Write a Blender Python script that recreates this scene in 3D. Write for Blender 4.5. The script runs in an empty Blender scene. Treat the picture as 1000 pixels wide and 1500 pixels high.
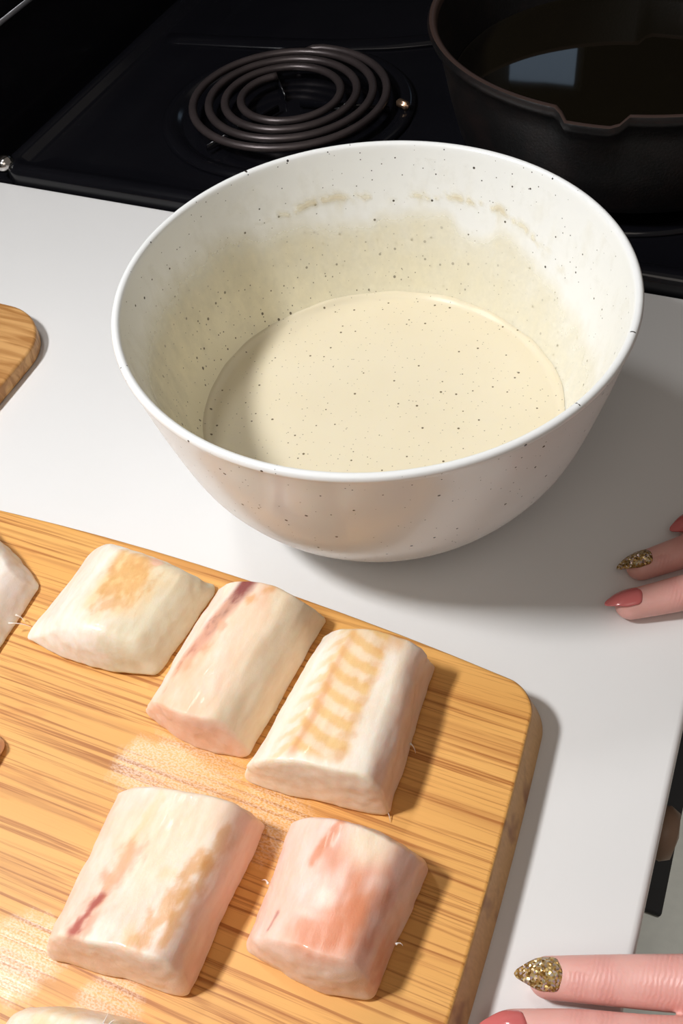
import bpy, bmesh, math, random
from mathutils import Vector, Matrix, noise

T = 0.91                      # height of the worktop above the floor
S = bpy.context.scene
COL = S.collection

# ------------------------------------------------------------------ camera
cam_d = bpy.data.cameras.new('camera')
cam = bpy.data.objects.new('camera', cam_d)
COL.objects.link(cam)
cr = Vector((0.9220, 0.3774, -0.0860)); cf = Vector((-0.3027, 0.5645, -0.7680))
cr.normalize(); cf.normalize(); cu = cr.cross(cf); cu.normalize(); cr = cf.cross(cu)
cam.matrix_world = Matrix(((cr.x, cu.x, -cf.x, 0.1449), (cr.y, cu.y, -cf.y, -0.3276),
                           (cr.z, cu.z, -cf.z, T + 0.3930), (0, 0, 0, 1)))
cam_d.sensor_fit = 'VERTICAL'; cam_d.sensor_height = 36.0
cam_d.lens = 1443.1 / 1500 * 36.0
cam_d.clip_start = 0.01
S.camera = cam

# ------------------------------------------------------------------ world, lamps, exposure
S.view_settings.view_transform = 'Standard'
S.view_settings.look = 'None'
S.view_settings.exposure = 0.0
S.view_settings.gamma = 1.0
S.view_settings.use_curve_mapping = False
W = bpy.data.worlds.new('world'); S.world = W; W.use_nodes = True
W.node_tree.nodes['Background'].inputs[0].default_value = (1.0, 0.90, 0.80, 1)
W.node_tree.nodes['Background'].inputs[1].default_value = 0.15


def area(name, loc, target, size, power, color):
    d = bpy.data.lights.new(name, 'AREA'); d.shape = 'DISK'; d.size = size
    d.energy = power; d.color = color
    o = bpy.data.objects.new(name, d); COL.objects.link(o); o.location = loc
    o.rotation_euler = (Vector(target) - Vector(loc)).to_track_quat('-Z', 'Y').to_euler()
    return o


for yl, pw in ((-0.38, 14.6), (0.10, 2.4)):
    area('wall_lamp', (-0.485, yl, T + 0.86), (0.42, -0.24, T), 0.16, pw, (1.0, 1.0, 1.0))
area('fill_lamp', (0.30, -0.90, T + 1.40), (0.08, -0.05, T), 0.90, 2.7, (1.0, 0.91, 0.81))  # broad warm fill light added overhead to soften the shadows
dn = bpy.data.lights.new('floor_fill_spot', 'SPOT'); dn.energy = 60; dn.spot_size = math.radians(34); dn.spot_blend = 0.6  # spot added out of view only to brighten the floor
dn.shadow_soft_size = 0.05; dn.color = (1.0, 0.97, 0.94)
dno = bpy.data.objects.new('floor_fill_spot', dn); COL.objects.link(dno); dno.location = (0.80, 0.25, 2.45)


# ------------------------------------------------------------------ helpers
def link(o, parent=None):
    COL.objects.link(o)
    if parent is not None:
        o.parent = parent
    return o


def tag(o, label=None, cat=None, group=None, kind=None):
    if label: o['label'] = label
    if cat: o['category'] = cat
    if group: o['group'] = group
    if kind: o['kind'] = kind
    return o


def empty(name, loc):
    o = bpy.data.objects.new(name, None); o.location = loc
    o.empty_display_size = 0.02
    return link(o)


def mesh_obj(name, verts, faces, mat, parent=None, smooth=True, loc=(0, 0, 0)):
    me = bpy.data.meshes.new(name)
    me.from_pydata([tuple(v) for v in verts], [], faces)
    me.update()
    if smooth:
        me.polygons.foreach_set('use_smooth', [True] * len(me.polygons))
    me.materials.append(mat)
    o = bpy.data.objects.new(name, me); o.location = loc
    return link(o, parent)


def bm_obj(name, bm, mat, parent=None, smooth=False, loc=(0, 0, 0)):
    me = bpy.data.meshes.new(name); bm.to_mesh(me); bm.free()
    if smooth:
        me.polygons.foreach_set('use_smooth', [True] * len(me.polygons))
    me.materials.append(mat)
    o = bpy.data.objects.new(name, me); o.location = loc
    return link(o, parent)


def box(name, a, b, mat, parent=None, bevel=0.0, seg=3, loc=(0, 0, 0)):
    bm = bmesh.new(); bmesh.ops.create_cube(bm, size=1)
    for v in bm.verts:
        v.co = Vector([(a[i] + b[i]) / 2 + v.co[i] * (b[i] - a[i]) for i in range(3)])
    if bevel:
        bmesh.ops.bevel(bm, geom=bm.edges[:], offset=bevel, segments=seg, profile=0.5, affect='EDGES')
    return bm_obj(name, bm, mat, parent, smooth=bevel > 0, loc=loc)


def lathe(profile, n=128, rfun=None, closed=False):
    """profile: list of (r, z); rfun(r, z, angle) -> (r, z)"""
    vs, fs = [], []
    idx = []
    for (r, z) in profile:
        if r < 1e-6:
            vs.append((0, 0, z)); idx.append([len(vs) - 1] * n)
        else:
            row = []
            for k in range(n):
                a = 2 * math.pi * k / n
                rr, zz = rfun(r, z, a) if rfun else (r, z)
                vs.append((rr * math.cos(a), rr * math.sin(a), zz)); row.append(len(vs) - 1)
            idx.append(row)
    pairs = list(zip(idx[:-1], idx[1:]))
    if closed:
        pairs.append((idx[-1], idx[0]))
    for A, B in pairs:
        for k in range(n):
            q = [A[k], A[(k + 1) % n], B[(k + 1) % n], B[k]]
            u = []
            for i in q:
                if i not in u: u.append(i)
            if len(u) > 2: fs.append(u)
    return vs, fs


def catmull(pts, sub=8):
    out = []
    n = len(pts)
    for i in range(n - 1):
        p0 = pts[max(i - 1, 0)]; p1 = pts[i]; p2 = pts[i + 1]; p3 = pts[min(i + 2, n - 1)]
        for k in range(sub):
            t = k / sub
            out.append([0.5 * ((2 * b) + (-a + c) * t + (2 * a - 5 * b + 4 * c - d) * t * t + (-a + 3 * b - 3 * c + d) * t ** 3)
                        for a, b, c, d in zip(p0, p1, p2, p3)])
    out.append(list(pts[-1]))
    return out


def tube(path, radii, n=16, up=Vector((0, 0, 1)), cap=True):
    """path of Vectors; radii: (side, up) per point"""
    vs, fs = [], []
    m = len(path)
    for i, p in enumerate(path):
        d = (path[min(i + 1, m - 1)] - path[max(i - 1, 0)]).normalized()
        s = d.cross(up)
        s = s.normalized() if s.length > 1e-6 else Vector((1, 0, 0))
        u = s.cross(d)
        for k in range(n):
            a = 2 * math.pi * k / n
            vs.append(p + s * radii[i][0] * math.cos(a) + u * radii[i][1] * math.sin(a))
    for i in range(m - 1):
        for k in range(n):
            fs.append([i * n + k, i * n + (k + 1) % n, (i + 1) * n + (k + 1) % n, (i + 1) * n + k])
    if cap:
        fs.append(list(range(n))[::-1]); fs.append([(m - 1) * n + k for k in range(n)])
    return vs, fs


def sstep(a, b, x):
    if a == b: return 1.0 if x >= a else 0.0
    t = max(0.0, min(1.0, (x - a) / (b - a)))
    return t * t * (3 - 2 * t)


def mixc(a, b, t):
    return tuple(x + (y - x) * t for x, y in zip(a, b))


def lin(r, g, b):
    f = lambda c: (c / 255 / 12.92) if c / 255 <= 0.04045 else ((c / 255 + 0.055) / 1.055) ** 2.4
    return (f(r), f(g), f(b))


# ------------------------------------------------------------------ materials
class NT:
    def __init__(self, name):
        self.m = bpy.data.materials.new(name); self.m.use_nodes = True
        self.t = self.m.node_tree; self.b = self.t.nodes['Principled BSDF']
        self._c = None

    def n(self, typ, **kw):
        x = self.t.nodes.new(typ)
        for k, v in kw.items():
            if k.startswith('i_'):
                key = k[2:].replace('_', ' ')
                x.inputs[key].default_value = v
            else:
                setattr(x, k, v)
        return x

    def l(self, a, b): self.t.links.new(a, b)

    def coord(self, scale=(1, 1, 1)):
        if not self._c: self._c = self.n('ShaderNodeTexCoord')
        mp = self.n('ShaderNodeMapping'); mp.inputs['Scale'].default_value = scale
        self.l(self._c.outputs['Object'], mp.inputs['Vector'])
        return mp.outputs['Vector']

    def noise(self, scale, sc=(1, 1, 1), detail=3.0, rough=0.5, dist=0.0):
        x = self.n('ShaderNodeTexNoise')
        x.inputs['Scale'].default_value = scale; x.inputs['Detail'].default_value = detail
        x.inputs['Roughness'].default_value = rough; x.inputs['Distortion'].default_value = dist
        self.l(self.coord(sc), x.inputs['Vector'])
        return x.outputs['Fac']

    def ramp(self, fac, stops):
        x = self.n('ShaderNodeValToRGB'); e = x.color_ramp.elements
        while len(e) < len(stops): e.new(0.5)
        for k, (p, c) in enumerate(stops):
            e[k].position = p; e[k].color = (c[0], c[1], c[2], 1) if not isinstance(c, (int, float)) else (c, c, c, 1)
        self.l(fac, x.inputs['Fac'])
        return x.outputs['Color']

    def mix(self, fac, a, b, mode='MIX'):
        x = self.n('ShaderNodeMix', data_type='RGBA', blend_type=mode)
        for s, v in ((x.inputs[0], fac), (x.inputs[6], a), (x.inputs[7], b)):
            if hasattr(v, 'is_output'): self.l(v, s)
            elif isinstance(v, (int, float)): s.default_value = v if s.type == 'VALUE' else (v, v, v, 1)
            else: s.default_value = (v[0], v[1], v[2], 1)
        return x.outputs[2]

    def math(self, op, a, b=0.0, clamp=False):
        x = self.n('ShaderNodeMath', operation=op, use_clamp=clamp)
        for s, v in zip(x.inputs, (a, b)):
            if hasattr(v, 'is_output'): self.l(v, s)
            else: s.default_value = v
        return x.outputs[0]

    def bump(self, h, strength=0.3, dist=0.001, prev=None):
        x = self.n('ShaderNodeBump'); x.inputs['Strength'].default_value = strength
        x.inputs['Distance'].default_value = dist
        self.l(h, x.inputs['Height'])
        if prev is not None: self.l(prev, x.inputs['Normal'])
        return x.outputs['Normal']

    def set(self, **kw):
        for k, v in kw.items():
            s = self.b.inputs[k.replace('_', ' ')]
            if hasattr(v, 'is_output'): self.l(v, s)
            elif s.type == 'RGBA': s.default_value = (v[0], v[1], v[2], 1)
            else: s.default_value = v
        return self.m

    def unrolled(self):
        """(arc length around the vertical axis, height) of a turned wall"""
        sp = self.n('ShaderNodeSeparateXYZ'); self.l(self.coord(), sp.inputs[0])
        a = self.math('MULTIPLY', self.math('ARCTAN2', sp.outputs['Y'], sp.outputs['X']), 0.108)
        cb = self.n('ShaderNodeCombineXYZ'); self.l(a, cb.inputs[0])
        self.l(self.math('MULTIPLY', sp.outputs['Z'], 1.1), cb.inputs[1])
        return cb.outputs[0]

    def specks(self, scale, lo, hi, rmax, wall=False):
        """sparse round specks: 1 inside a speck"""
        v = self.n('ShaderNodeTexVoronoi', voronoi_dimensions='2D'); v.inputs['Scale'].default_value = scale
        self.l(self.unrolled() if wall else self.coord(), v.inputs['Vector'])
        sep = self.n('ShaderNodeSeparateColor'); self.l(v.outputs['Color'], sep.inputs['Color'])
        mr = self.n('ShaderNodeMapRange'); mr.inputs['From Min'].default_value = lo
        mr.inputs['From Max'].default_value = hi; mr.inputs['To Min'].default_value = 0.0
        mr.inputs['To Max'].default_value = rmax
        self.l(sep.outputs['Red'], mr.inputs['Value'])
        d = self.math('SUBTRACT', mr.outputs['Result'], v.outputs['Distance'])
        return self.math('MULTIPLY', d, 60.0, clamp=True)


def simple(name, col, rough=0.5, metal=0.0, **kw):
    t = NT(name)
    nz = t.noise(60, detail=4)
    c = t.mix(nz, tuple(x * 0.9 for x in col), tuple(min(1, x * 1.1) for x in col))
    t.set(Base_Color=c, Roughness=rough, Metallic=metal, **kw)
    return t.m


def m_counter():
    t = NT('white_laminate')
    c = t.mix(t.noise(9, detail=4), lin(233, 232, 231), lin(239, 238, 237))
    t.set(Base_Color=c, Roughness=0.34)
    t.set(Normal=t.bump(t.noise(500, detail=2), 0.04, 0.0005))
    return t.m


def m_bowl():
    t = NT('speckled_glazed_ceramic')
    s1 = t.specks(95, 0.55, 1.0, 0.075, True)
    s2 = t.specks(190, 0.62, 1.0, 0.075, True)
    s = t.math('MAXIMUM', s1, s2)
    c = t.mix(s, lin(238, 239, 238), lin(64, 58, 56))
    t.set(Base_Color=c, Roughness=0.24, Coat_Weight=0.15, Coat_Roughness=0.06)
    return t.m


def m_batter():
    t = NT('seasoned_batter')
    s1 = t.specks(120, 0.35, 1.0, 0.085)
    s2 = t.specks(260, 0.45, 1.0, 0.10)
    s = t.math('MAXIMUM', s1, t.math('MULTIPLY', s2, 0.6))
    base = t.mix(t.noise(26, detail=3), lin(229, 219, 194), lin(224, 212, 184))
    c = t.mix(s, base, lin(112, 98, 72))
    t.set(Base_Color=c, Roughness=0.32, Subsurface_Weight=0.15, Subsurface_Scale=0.004)
    t.b.inputs['Subsurface Radius'].default_value = (1.0, 0.8, 0.4)
    t.set(Normal=t.bump(t.noise(40, detail=2), 0.08, 0.002))
    return t.m


def m_film():
    """thin smear of batter drying on the ceramic: coverage comes from the 'cover' attribute"""
    t = NT('batter_smear')
    at = t.n('ShaderNodeAttribute', attribute_name='cover')
    nz = t.noise(55, detail=5, rough=0.65)
    nz2 = t.noise(160, sc=(1, 1, 0.35), detail=3)
    a = t.math('ADD', at.outputs['Fac'], t.math('MULTIPLY', t.math('SUBTRACT', nz, 0.5), 0.38))
    a = t.math('ADD', a, t.math('MULTIPLY', t.math('SUBTRACT', nz2, 0.5), 0.25), clamp=True)
    col = t.n('ShaderNodeAttribute', attribute_name='tint')
    s1 = t.specks(110, 0.38, 1.0, 0.10, True)
    s2 = t.specks(230, 0.50, 1.0, 0.11, True)
    s = t.math('MULTIPLY', t.math('MAXIMUM', s1, s2), at.outputs['Fac'], clamp=True)
    base = t.mix(t.noise(30, detail=3), lin(246, 238, 212), lin(240, 229, 194))
    base = t.mix(col.outputs['Fac'], base, lin(214, 186, 126))
    c = t.mix(s, base, lin(96, 82, 56))
    t.set(Base_Color=c, Roughness=0.35, Alpha=t.math('MAXIMUM', t.math('MULTIPLY', a, 0.92), s))
    t.set(Normal=t.bump(nz, 0.25, 0.001))
    return t.m


def m_bamboo():
    t = NT('bamboo_board')
    warp = t.noise(7, detail=2)
    fine = t.noise(1.0, sc=(8, 520, 520), detail=4, rough=0.65, dist=0.25)
    mid = t.noise(1.0, sc=(3.2, 120, 120), detail=3, rough=0.55, dist=0.3)
    strip = t.noise(1.0, sc=(1.2, 42, 42), detail=1)
    fig = t.noise(1.0, sc=(16, 60, 60), detail=3, dist=1.4)
    c = t.mix(strip, lin(221, 158, 80), lin(238, 182, 104))
    c = t.mix(t.ramp(fine, [(0.36, 1.0), (0.50, 0.0)]), c, lin(176, 110, 48))
    c = t.mix(t.math('MULTIPLY', t.ramp(mid, [(0.34, 1.0), (0.47, 0.0)]), 0.40), c, lin(172, 106, 46))
    c = t.mix(t.math('MULTIPLY', t.ramp(fig, [(0.62, 0.0), (0.72, 1.0)]), 0.35), c, lin(190, 120, 55))
    # wet patches of fish juice around the pieces (lower roughness, speckled sheen painted as pale colour)
    wet = None
    for (x, y, r) in ((-0.012, -0.205, 0.030), (-0.035, -0.287, 0.020), (-0.030, -0.205, 0.016),
                      (0.030, -0.208, 0.022), (0.005, -0.292, 0.016)):
        g = t.n('ShaderNodeVectorMath', operation='DISTANCE'); t.l(t.coord(), g.inputs[0])
        g.inputs[1].default_value = (x, y, 0.019)
        v = t.math('SUBTRACT', 1.0, t.math('DIVIDE', g.outputs['Value'], r))
        wet = v if wet is None else t.math('MAXIMUM', wet, v)
    wn = t.noise(90, detail=4, rough=0.7)
    wetm = t.math('MULTIPLY', t.math('ADD', wet, t.math('MULTIPLY', t.math('SUBTRACT', wn, 0.6), 0.9)), 3.0, clamp=True)
    sheen_spk = t.math('MULTIPLY', wetm, t.ramp(t.noise(1.0, sc=(900, 1500, 900), detail=2), [(0.42, 0.0), (0.56, 1.0)]))
    c = t.mix(t.math('MULTIPLY', sheen_spk, 0.42), c, lin(246, 222, 200))
    rough = t.math('SUBTRACT', 0.50, t.math('MULTIPLY', wetm, 0.20))
    t.set(Base_Color=c, Roughness=rough)
    t.set(Normal=t.bump(fine, 0.12, 0.0006))
    return t.m


def m_end_grain():
    t = NT('bamboo_edge')
    blot = t.noise(1.0, sc=(60, 70, 60), detail=2)
    fine = t.noise(1.0, sc=(700, 700, 160), detail=3)
    c = t.mix(fine, lin(190, 142, 84), lin(222, 176, 112))
    c = t.mix(t.ramp(blot, [(0.56, 0.0), (0.70, 1.0)]), c, lin(158, 108, 64))
    t.set(Base_Color=c, Roughness=0.5)
    return t.m


def m_wood(name, a, b):
    t = NT(name)
    g = t.noise(1.0, sc=(14, 170, 60), detail=3, dist=0.8)
    c = t.mix(t.ramp(g, [(0.40, 0.0), (0.62, 1.0)]), a, b)
    t.set(Base_Color=c, Roughness=0.45)
    return t.m


def m_fish():
    t = NT('raw_cod_flesh')
    at = t.n('ShaderNodeAttribute', attribute_name='flesh')
    n1 = t.noise(1.0, sc=(240, 70, 200), detail=4, rough=0.6)
    n2 = t.noise(330, detail=3)
    c = t.mix(0.5, at.outputs['Color'], t.ramp(n1, [(0.25, (0.86, 0.74, 0.60)), (0.62, (1.0, 1.0, 1.0))]), mode='MULTIPLY')
    t.set(Base_Color=c, Roughness=t.ramp(n2, [(0.3, 0.36), (0.7, 0.55)]), Specular_IOR_Level=0.35,
          Subsurface_Weight=0.6, Subsurface_Scale=0.007, Coat_Weight=0.14, Coat_Roughness=0.08)
    t.b.inputs['Subsurface Radius'].default_value = (1.0, 0.62, 0.45)
    nn = t.bump(t.noise(1.0, sc=(1500, 700, 1500), detail=2), 0.22, 0.0004)
    nn = t.bump(n1, 0.11, 0.0007, nn)
    t.set(Normal=t.bump(n2, 0.05, 0.0004, nn))
    return t.m


def m_skin():
    t = NT('skin')
    kn = t.n('ShaderNodeAttribute', attribute_name='knuckle')
    n1 = t.noise(120, detail=4)
    c = t.mix(n1, lin(226, 166, 156), lin(236, 184, 174))
    c = t.mix(t.math('MULTIPLY', kn.outputs['Fac'], 0.30), c, lin(208, 128, 120))
    t.set(Base_Color=c, Roughness=0.42, Subsurface_Weight=0.3, Subsurface_Scale=0.004)
    t.b.inputs['Subsurface Radius'].default_value = (1.0, 0.4, 0.25)
    wv = t.n('ShaderNodeTexWave', wave_type='BANDS', bands_direction='X')
    wv.inputs['Scale'].default_value = 190; wv.inputs['Distortion'].default_value = 4.0
    wv.inputs['Detail'].default_value = 3.0; wv.inputs['Detail Scale'].default_value = 1.5
    t.l(t.coord(), wv.inputs['Vector'])
    h = t.math('MULTIPLY', wv.outputs['Fac'], kn.outputs['Fac'])
    nn = t.bump(h, 0.12, 0.0008)
    t.set(Normal=t.bump(t.noise(900, detail=2), 0.10, 0.0004, nn))
    return t.m


def m_glitter():
    t = NT('gold_glitter_polish')
    v = t.n('ShaderNodeTexVoronoi'); v.inputs['Scale'].default_value = 1300
    t.l(t.coord(), v.inputs['Vector'])
    sep = t.n('ShaderNodeSeparateColor'); t.l(v.outputs['Color'], sep.inputs['Color'])
    c = t.ramp(sep.outputs['Red'], [(0.0, lin(120, 84, 34)), (0.35, lin(190, 150, 84)), (0.65, lin(226, 200, 140)),
                                    (0.85, lin(214, 190, 200)), (1.0, lin(255, 244, 205))])
    sub = t.n('ShaderNodeVectorMath', operation='SUBTRACT'); t.l(v.outputs['Color'], sub.inputs[0])
    sub.inputs[1].default_value = (0.5, 0.5, 0.5)
    sc = t.n('ShaderNodeVectorMath', operation='SCALE'); t.l(sub.outputs[0], sc.inputs[0]); sc.inputs['Scale'].default_value = 1.3
    geo = t.n('ShaderNodeNewGeometry')
    ad = t.n('ShaderNodeVectorMath', operation='ADD'); t.l(geo.outputs['Normal'], ad.inputs[0]); t.l(sc.outputs[0], ad.inputs[1])
    nm = t.n('ShaderNodeVectorMath', operation='NORMALIZE'); t.l(ad.outputs[0], nm.inputs[0])
    t.set(Base_Color=c, Metallic=0.55, Roughness=0.28, Normal=nm.outputs[0])
    return t.m


def m_enamel():
    t = NT('black_enamel')
    t.set(Base_Color=t.mix(t.noise(20, detail=3), (0.0035, 0.0035, 0.005), (0.006, 0.006, 0.008)),
          Roughness=t.ramp(t.noise(14, detail=4), [(0.3, 0.10), (0.8, 0.22)]), Specular_IOR_Level=0.4)
    return t.m


def m_iron():
    t = NT('seasoned_cast_iron')
    c = t.mix(t.ramp(t.noise(35, detail=5, rough=0.65), [(0.45, 0.0), (0.75, 1.0)]), (0.0035, 0.003, 0.0032), (0.014, 0.008, 0.007))
    t.set(Base_Color=c, Roughness=0.42, Normal=t.bump(t.noise(600, detail=3), 0.25, 0.0006))
    return t.m


def m_coil():
    t = NT('burner_coil_metal')
    c = t.mix(t.noise(45, detail=4), (0.035, 0.028, 0.028), (0.085, 0.066, 0.066))
    t.set(Base_Color=c, Roughness=0.34, Metallic=0.45)
    return t.m


M = dict(
    counter=m_counter(), bowl=m_bowl(), batter=m_batter(), film=m_film(), bamboo=m_bamboo(), edge=m_end_grain(),
    wood=m_wood('pale_wood', lin(176, 122, 66), lin(216, 165, 104)), fish=m_fish(), skin=m_skin(), glitter=m_glitter(),
    pink=simple('pink_nail_polish', lin(206, 108, 106), 0.16, Coat_Weight=0.5),
    enamel=m_enamel(), iron=m_iron(), coil=m_coil(),
    rim_iron=simple('worn_iron_rim', (0.045, 0.027, 0.022), 0.36),
    oil=simple('dark_cooking_oil', (0.006, 0.0045, 0.0022), 0.03),
    chrome=simple('chrome', (0.6, 0.58, 0.56), 0.12, 1.0),
    copper=simple('warm_terminal_metal', (0.55, 0.36, 0.24), 0.3, 0.9),
    foot=simple('unglazed_foot', lin(120, 96, 84), 0.7),
    floor=simple('grey_vinyl', lin(226, 227, 217), 0.5),
    mat=simple('black_rubber_mat', (0.018, 0.017, 0.017), 0.8),
    cabinet=simple('dark_cabinet_wood', (0.03, 0.016, 0.013), 0.45),
    knob=simple('tan_knob', lin(168, 138, 116), 0.45),
    frame=simple('panel_frame', (0.10, 0.10, 0.10), 0.5), glow_panel=simple('blue_glow', (0.3, 0.35, 0.4), 0.1, Emission_Color=(0.55, 0.75, 1.0), Emission_Strength=0.6),  # framed blue glow, added for the reflection in the oil
    wall=simple('charcoal_paint', (0.03, 0.03, 0.032), 0.8),
)

# ------------------------------------------------------------------ the setting
def structure(name, a, b, mat):
    o = box(name, a, b, mat); o['kind'] = 'structure'; return o


structure('floor', (-0.60, -2.0, -0.05), (2.2, 2.2, 0.0), M['floor'])
structure('wall_back', (-0.60, -2.0, 0.0), (-0.50, 2.2, 2.6), M['wall'])

structure('wall_end', (-0.60, 2.2, 0.0), (2.2, 2.3, 2.6), M['wall'])
refl_panel = box('reflection_panel', (-0.555, 2.170, 1.71), (-0.325, 2.1995, 1.96), M['frame'], bevel=0.004); refl_panel['kind'] = 'structure'  # unseen panel added to give the oil its blue reflection
box('glow_panel', (-0.537, 2.160, 1.73), (-0.343, 2.1695, 1.94), M['glow_panel'], refl_panel)  # glowing face of the added panel

# worktop and cabinet under it
XE, YS = 0.1745, 0.1825
wt = box('worktop', (-0.497, -1.30, -0.036), (XE, YS, 0.0), M['counter'], bevel=0.0035, seg=4, loc=(0, 0, T))
tag(wt, 'white laminate kitchen worktop ending at the black stove', 'worktop')
cab = empty('base_cabinet', (0, 0, 0))
tag(cab, 'dark base cabinet with tan knob under the white worktop', 'cabinet')
box('body', (-0.49, -1.28, 0.0), (0.148, 0.176, T - 0.0365), M['cabinet'], cab, 0.002)
for k in range(3):
    y0 = 0.126 - (k + 1) * 0.45 + (0.0 if k else 0.0)
    dr = box('drawer_front', (0.1485, y0 + 0.004, T - 0.19), (0.164, y0 + 0.446, T - 0.045), M['cabinet'], cab, 0.003)
    kv, kf = lathe([(0, 0.0), (0.006, 0.0), (0.006, 0.010), (0.013, 0.016), (0.0145, 0.021), (0.012, 0.026), (0.0, 0.028)], 24)
    kn = mesh_obj('knob', kv, kf, M['knob'], dr, loc=(0.164, y0 + 0.225, T - 0.118))
    kn.rotation_euler = (0, math.pi / 2, 0)

mat_o = box('floor_mat', (0.115, 0.145, 0.0), (0.262, 1.05, 0.011), M['mat'], bevel=0.004)
tag(mat_o, 'dark mat on the floor just beyond the worktop edge', 'mat')

# ------------------------------------------------------------------ stove
st = empty('stove', (0, 0, 0))
tag(st, 'black electric coil stove with glossy enamel cooktop', 'stove')
SX0, SX1, SY0, SY1 = -0.385, 0.215, 0.1845, 0.945
box('oven_body', (SX0 - 0.06, SY0 + 0.006, 0.04), (SX1 - 0.012, SY1 - 0.006, T - 0.004), M['enamel'], st, 0.004)


def cooktop():
    """tray with a rolled lip, rounded corners and four shallow burner wells kept flat"""
    prof = [(0.0, -0.006), (0.0, 0.004), (0.0012, 0.0078), (0.0045, 0.0100), (0.0090, 0.0100), (0.0125, 0.0088),
            (0.0165, 0.0056), (0.022, 0.0040), (0.035, 0.0036)]
    R = 0.020
    def ring(inset, z):
        pts = []
        for cx, cy, a0 in ((SX1 - R, SY1 - R, 0), (SX0 + R, SY1 - R, 90), (SX0 + R, SY0 + R, 180), (SX1 - R, SY0 + R, 270)):
            for k in range(9):
                a = math.radians(a0 + 90 * k / 8)
                r = max(R - inset, 0.0)
                ox = cx + math.cos(a) * r; oy = cy + math.sin(a) * r
                if inset > R:
                    e = inset - R
                    ox -= e * (1 if a0 in (0, 270) else -1); oy -= e * (1 if a0 in (0, 90) else -1)
                pts.append((ox, oy, T + z))
        return pts
    vs, fs = [], []
    for (i, z) in prof: vs += ring(i, z)
    n = 36
    for j in range(len(prof) - 1):
        for k in range(n):
            fs.append([j * n + k, j * n + (k + 1) % n, (j + 1) * n + (k + 1) % n, (j + 1) * n + k])
    fs.append([(len(prof) - 1) * n + k for k in range(n)])
    return mesh_obj('cooktop', vs, fs, M['enamel'], st)


ct = cooktop()
# low ridge that crosses the middle of the cooktop
path = [Vector(p) for p in catmull([(-0.36, 0.412, T + 0.0035), (-0.247, 0.423, T + 0.0045), (-0.185, 0.435, T + 0.0045),
                                    (-0.13, 0.455, T + 0.0045), (0.0, 0.52, T + 0.0035)], 6)]
tv, tf = tube(path, [(0.010, 0.0028)] * len(path), 12)
mesh_obj('pressed_ridge', tv, tf, M['enamel'], ct)
# back console
cv = []
for y in (SY0 + 0.012, SY1 - 0.012):
    cv += [(-0.398, y, T - 0.01), (-0.402, y, T + 0.012), (-0.425, y, T + 0.150), (-0.432, y, T + 0.158), (-0.468, y, T + 0.158), (-0.470, y, T - 0.01)]
cfc = [[k, (k + 1) % 6, 6 + (k + 1) % 6, 6 + k] for k in range(6)] + [[5, 4, 3, 2, 1, 0], [6, 7, 8, 9, 10, 11]]
con = mesh_obj('control_console', cv, cfc, M['enamel'], st, smooth=False)
tv, tf = tube([Vector((-0.4135, SY0 + 0.02, T + 0.075)), Vector((-0.4135, SY1 - 0.02, T + 0.075))], [(0.0022, 0.0022)] * 2, 10)
mesh_obj('trim_strip', tv, tf, simple('dark_trim', (0.12, 0.12, 0.13), 0.3, 0.6), con)
# metal cap on the back corner of the lip
bm = bmesh.new(); bmesh.ops.create_uvsphere(bm, u_segments=20, v_segments=12, radius=0.008)
for v in bm.verts: v.co.z *= 0.8
bm_obj('corner_cap', bm, M['chrome'], ct, True, (SX0 + 0.004, SY0 + 0.008, T + 0.0085))


def burner(cx, cy, R, rin, turns, a_end):
    pv, pf = lathe([(R + 0.022, 0.0040), (R + 0.0215, 0.0062), (R + 0.018, 0.0075), (R + 0.013, 0.0070), (R + 0.009, 0.0045),
                    (R + 0.002, 0.0012), (R * 0.6, -0.0005 + 0.0045), (R * 0.25, 0.0044), (0, 0.0044)], 96)
    # shallow reflector dish sits on the cooktop sheet
    dp = mesh_obj('drip_pan', pv, pf, M['enamel'], st, loc=(cx, cy, T + 0.0005))
    pts = []
    N = int(turns * 56)
    for k in range(N + 1):
        f = k / N
        a = a_end - (1 - f) * turns * 2 * math.pi
        r = rin + (R - rin) * min(1.0, f * 1.10)
        pts.append(Vector((r * math.cos(a), r * math.sin(a), 0)))
    last = pts[-1]; tan = (pts[-1] - pts[-2]).normalized(); rad = last.normalized()
    pts += [last + tan * 0.008 - rad * 0.001 + Vector((0, 0, -0.0008)), last + tan * 0.016 - rad * 0.005 + Vector((0, 0, -0.0035)),
            last + tan * 0.022 - rad * 0.011 + Vector((0, 0, -0.0065))]
    sv, sf = tube(pts, [(0.0033, 0.0029)] * len(pts), 12)
    co = mesh_obj('coil_element', sv, sf, M['coil'], st, loc=(cx, cy, T + 0.0160))
    # support spider under the coil
    for k in range(3):
        a = a_end + 0.6 + k * 2 * math.pi / 3
        d = Vector((math.cos(a), math.sin(a), 0))
        bv, bf = tube([d * 0.010, d * (R + 0.004)], [(0.0012, 0.0030)] * 2, 8)
        mesh_obj('support_arm', bv, bf, M['enamel'], co, loc=(0, 0, -0.0064))
    return co, last, rad, tan


AE = math.radians(92)
co, last, rad, tan = burner(-0.2027, 0.3235, 0.0775, 0.033, 3.9, AE)
# warm metal terminal clip where the coil end leaves toward the socket
bm = bmesh.new(); bmesh.ops.create_cube(bm, size=1)
for v in bm.verts: v.co = Vector((v.co.x * 0.012, v.co.y * 0.006, v.co.z * 0.006))
bmesh.ops.bevel(bm, geom=bm.edges[:], offset=0.0015, segments=2, affect='EDGES')
tc = bm_obj('terminal_clip', bm, M['copper'], st, True, (-0.1130, 0.3395, T + 0.0110))
tc.rotation_euler = (0, 0, math.radians(-25))
burner(0.055, 0.338, 0.092, 0.030, 4.75, math.radians(120))

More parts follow.
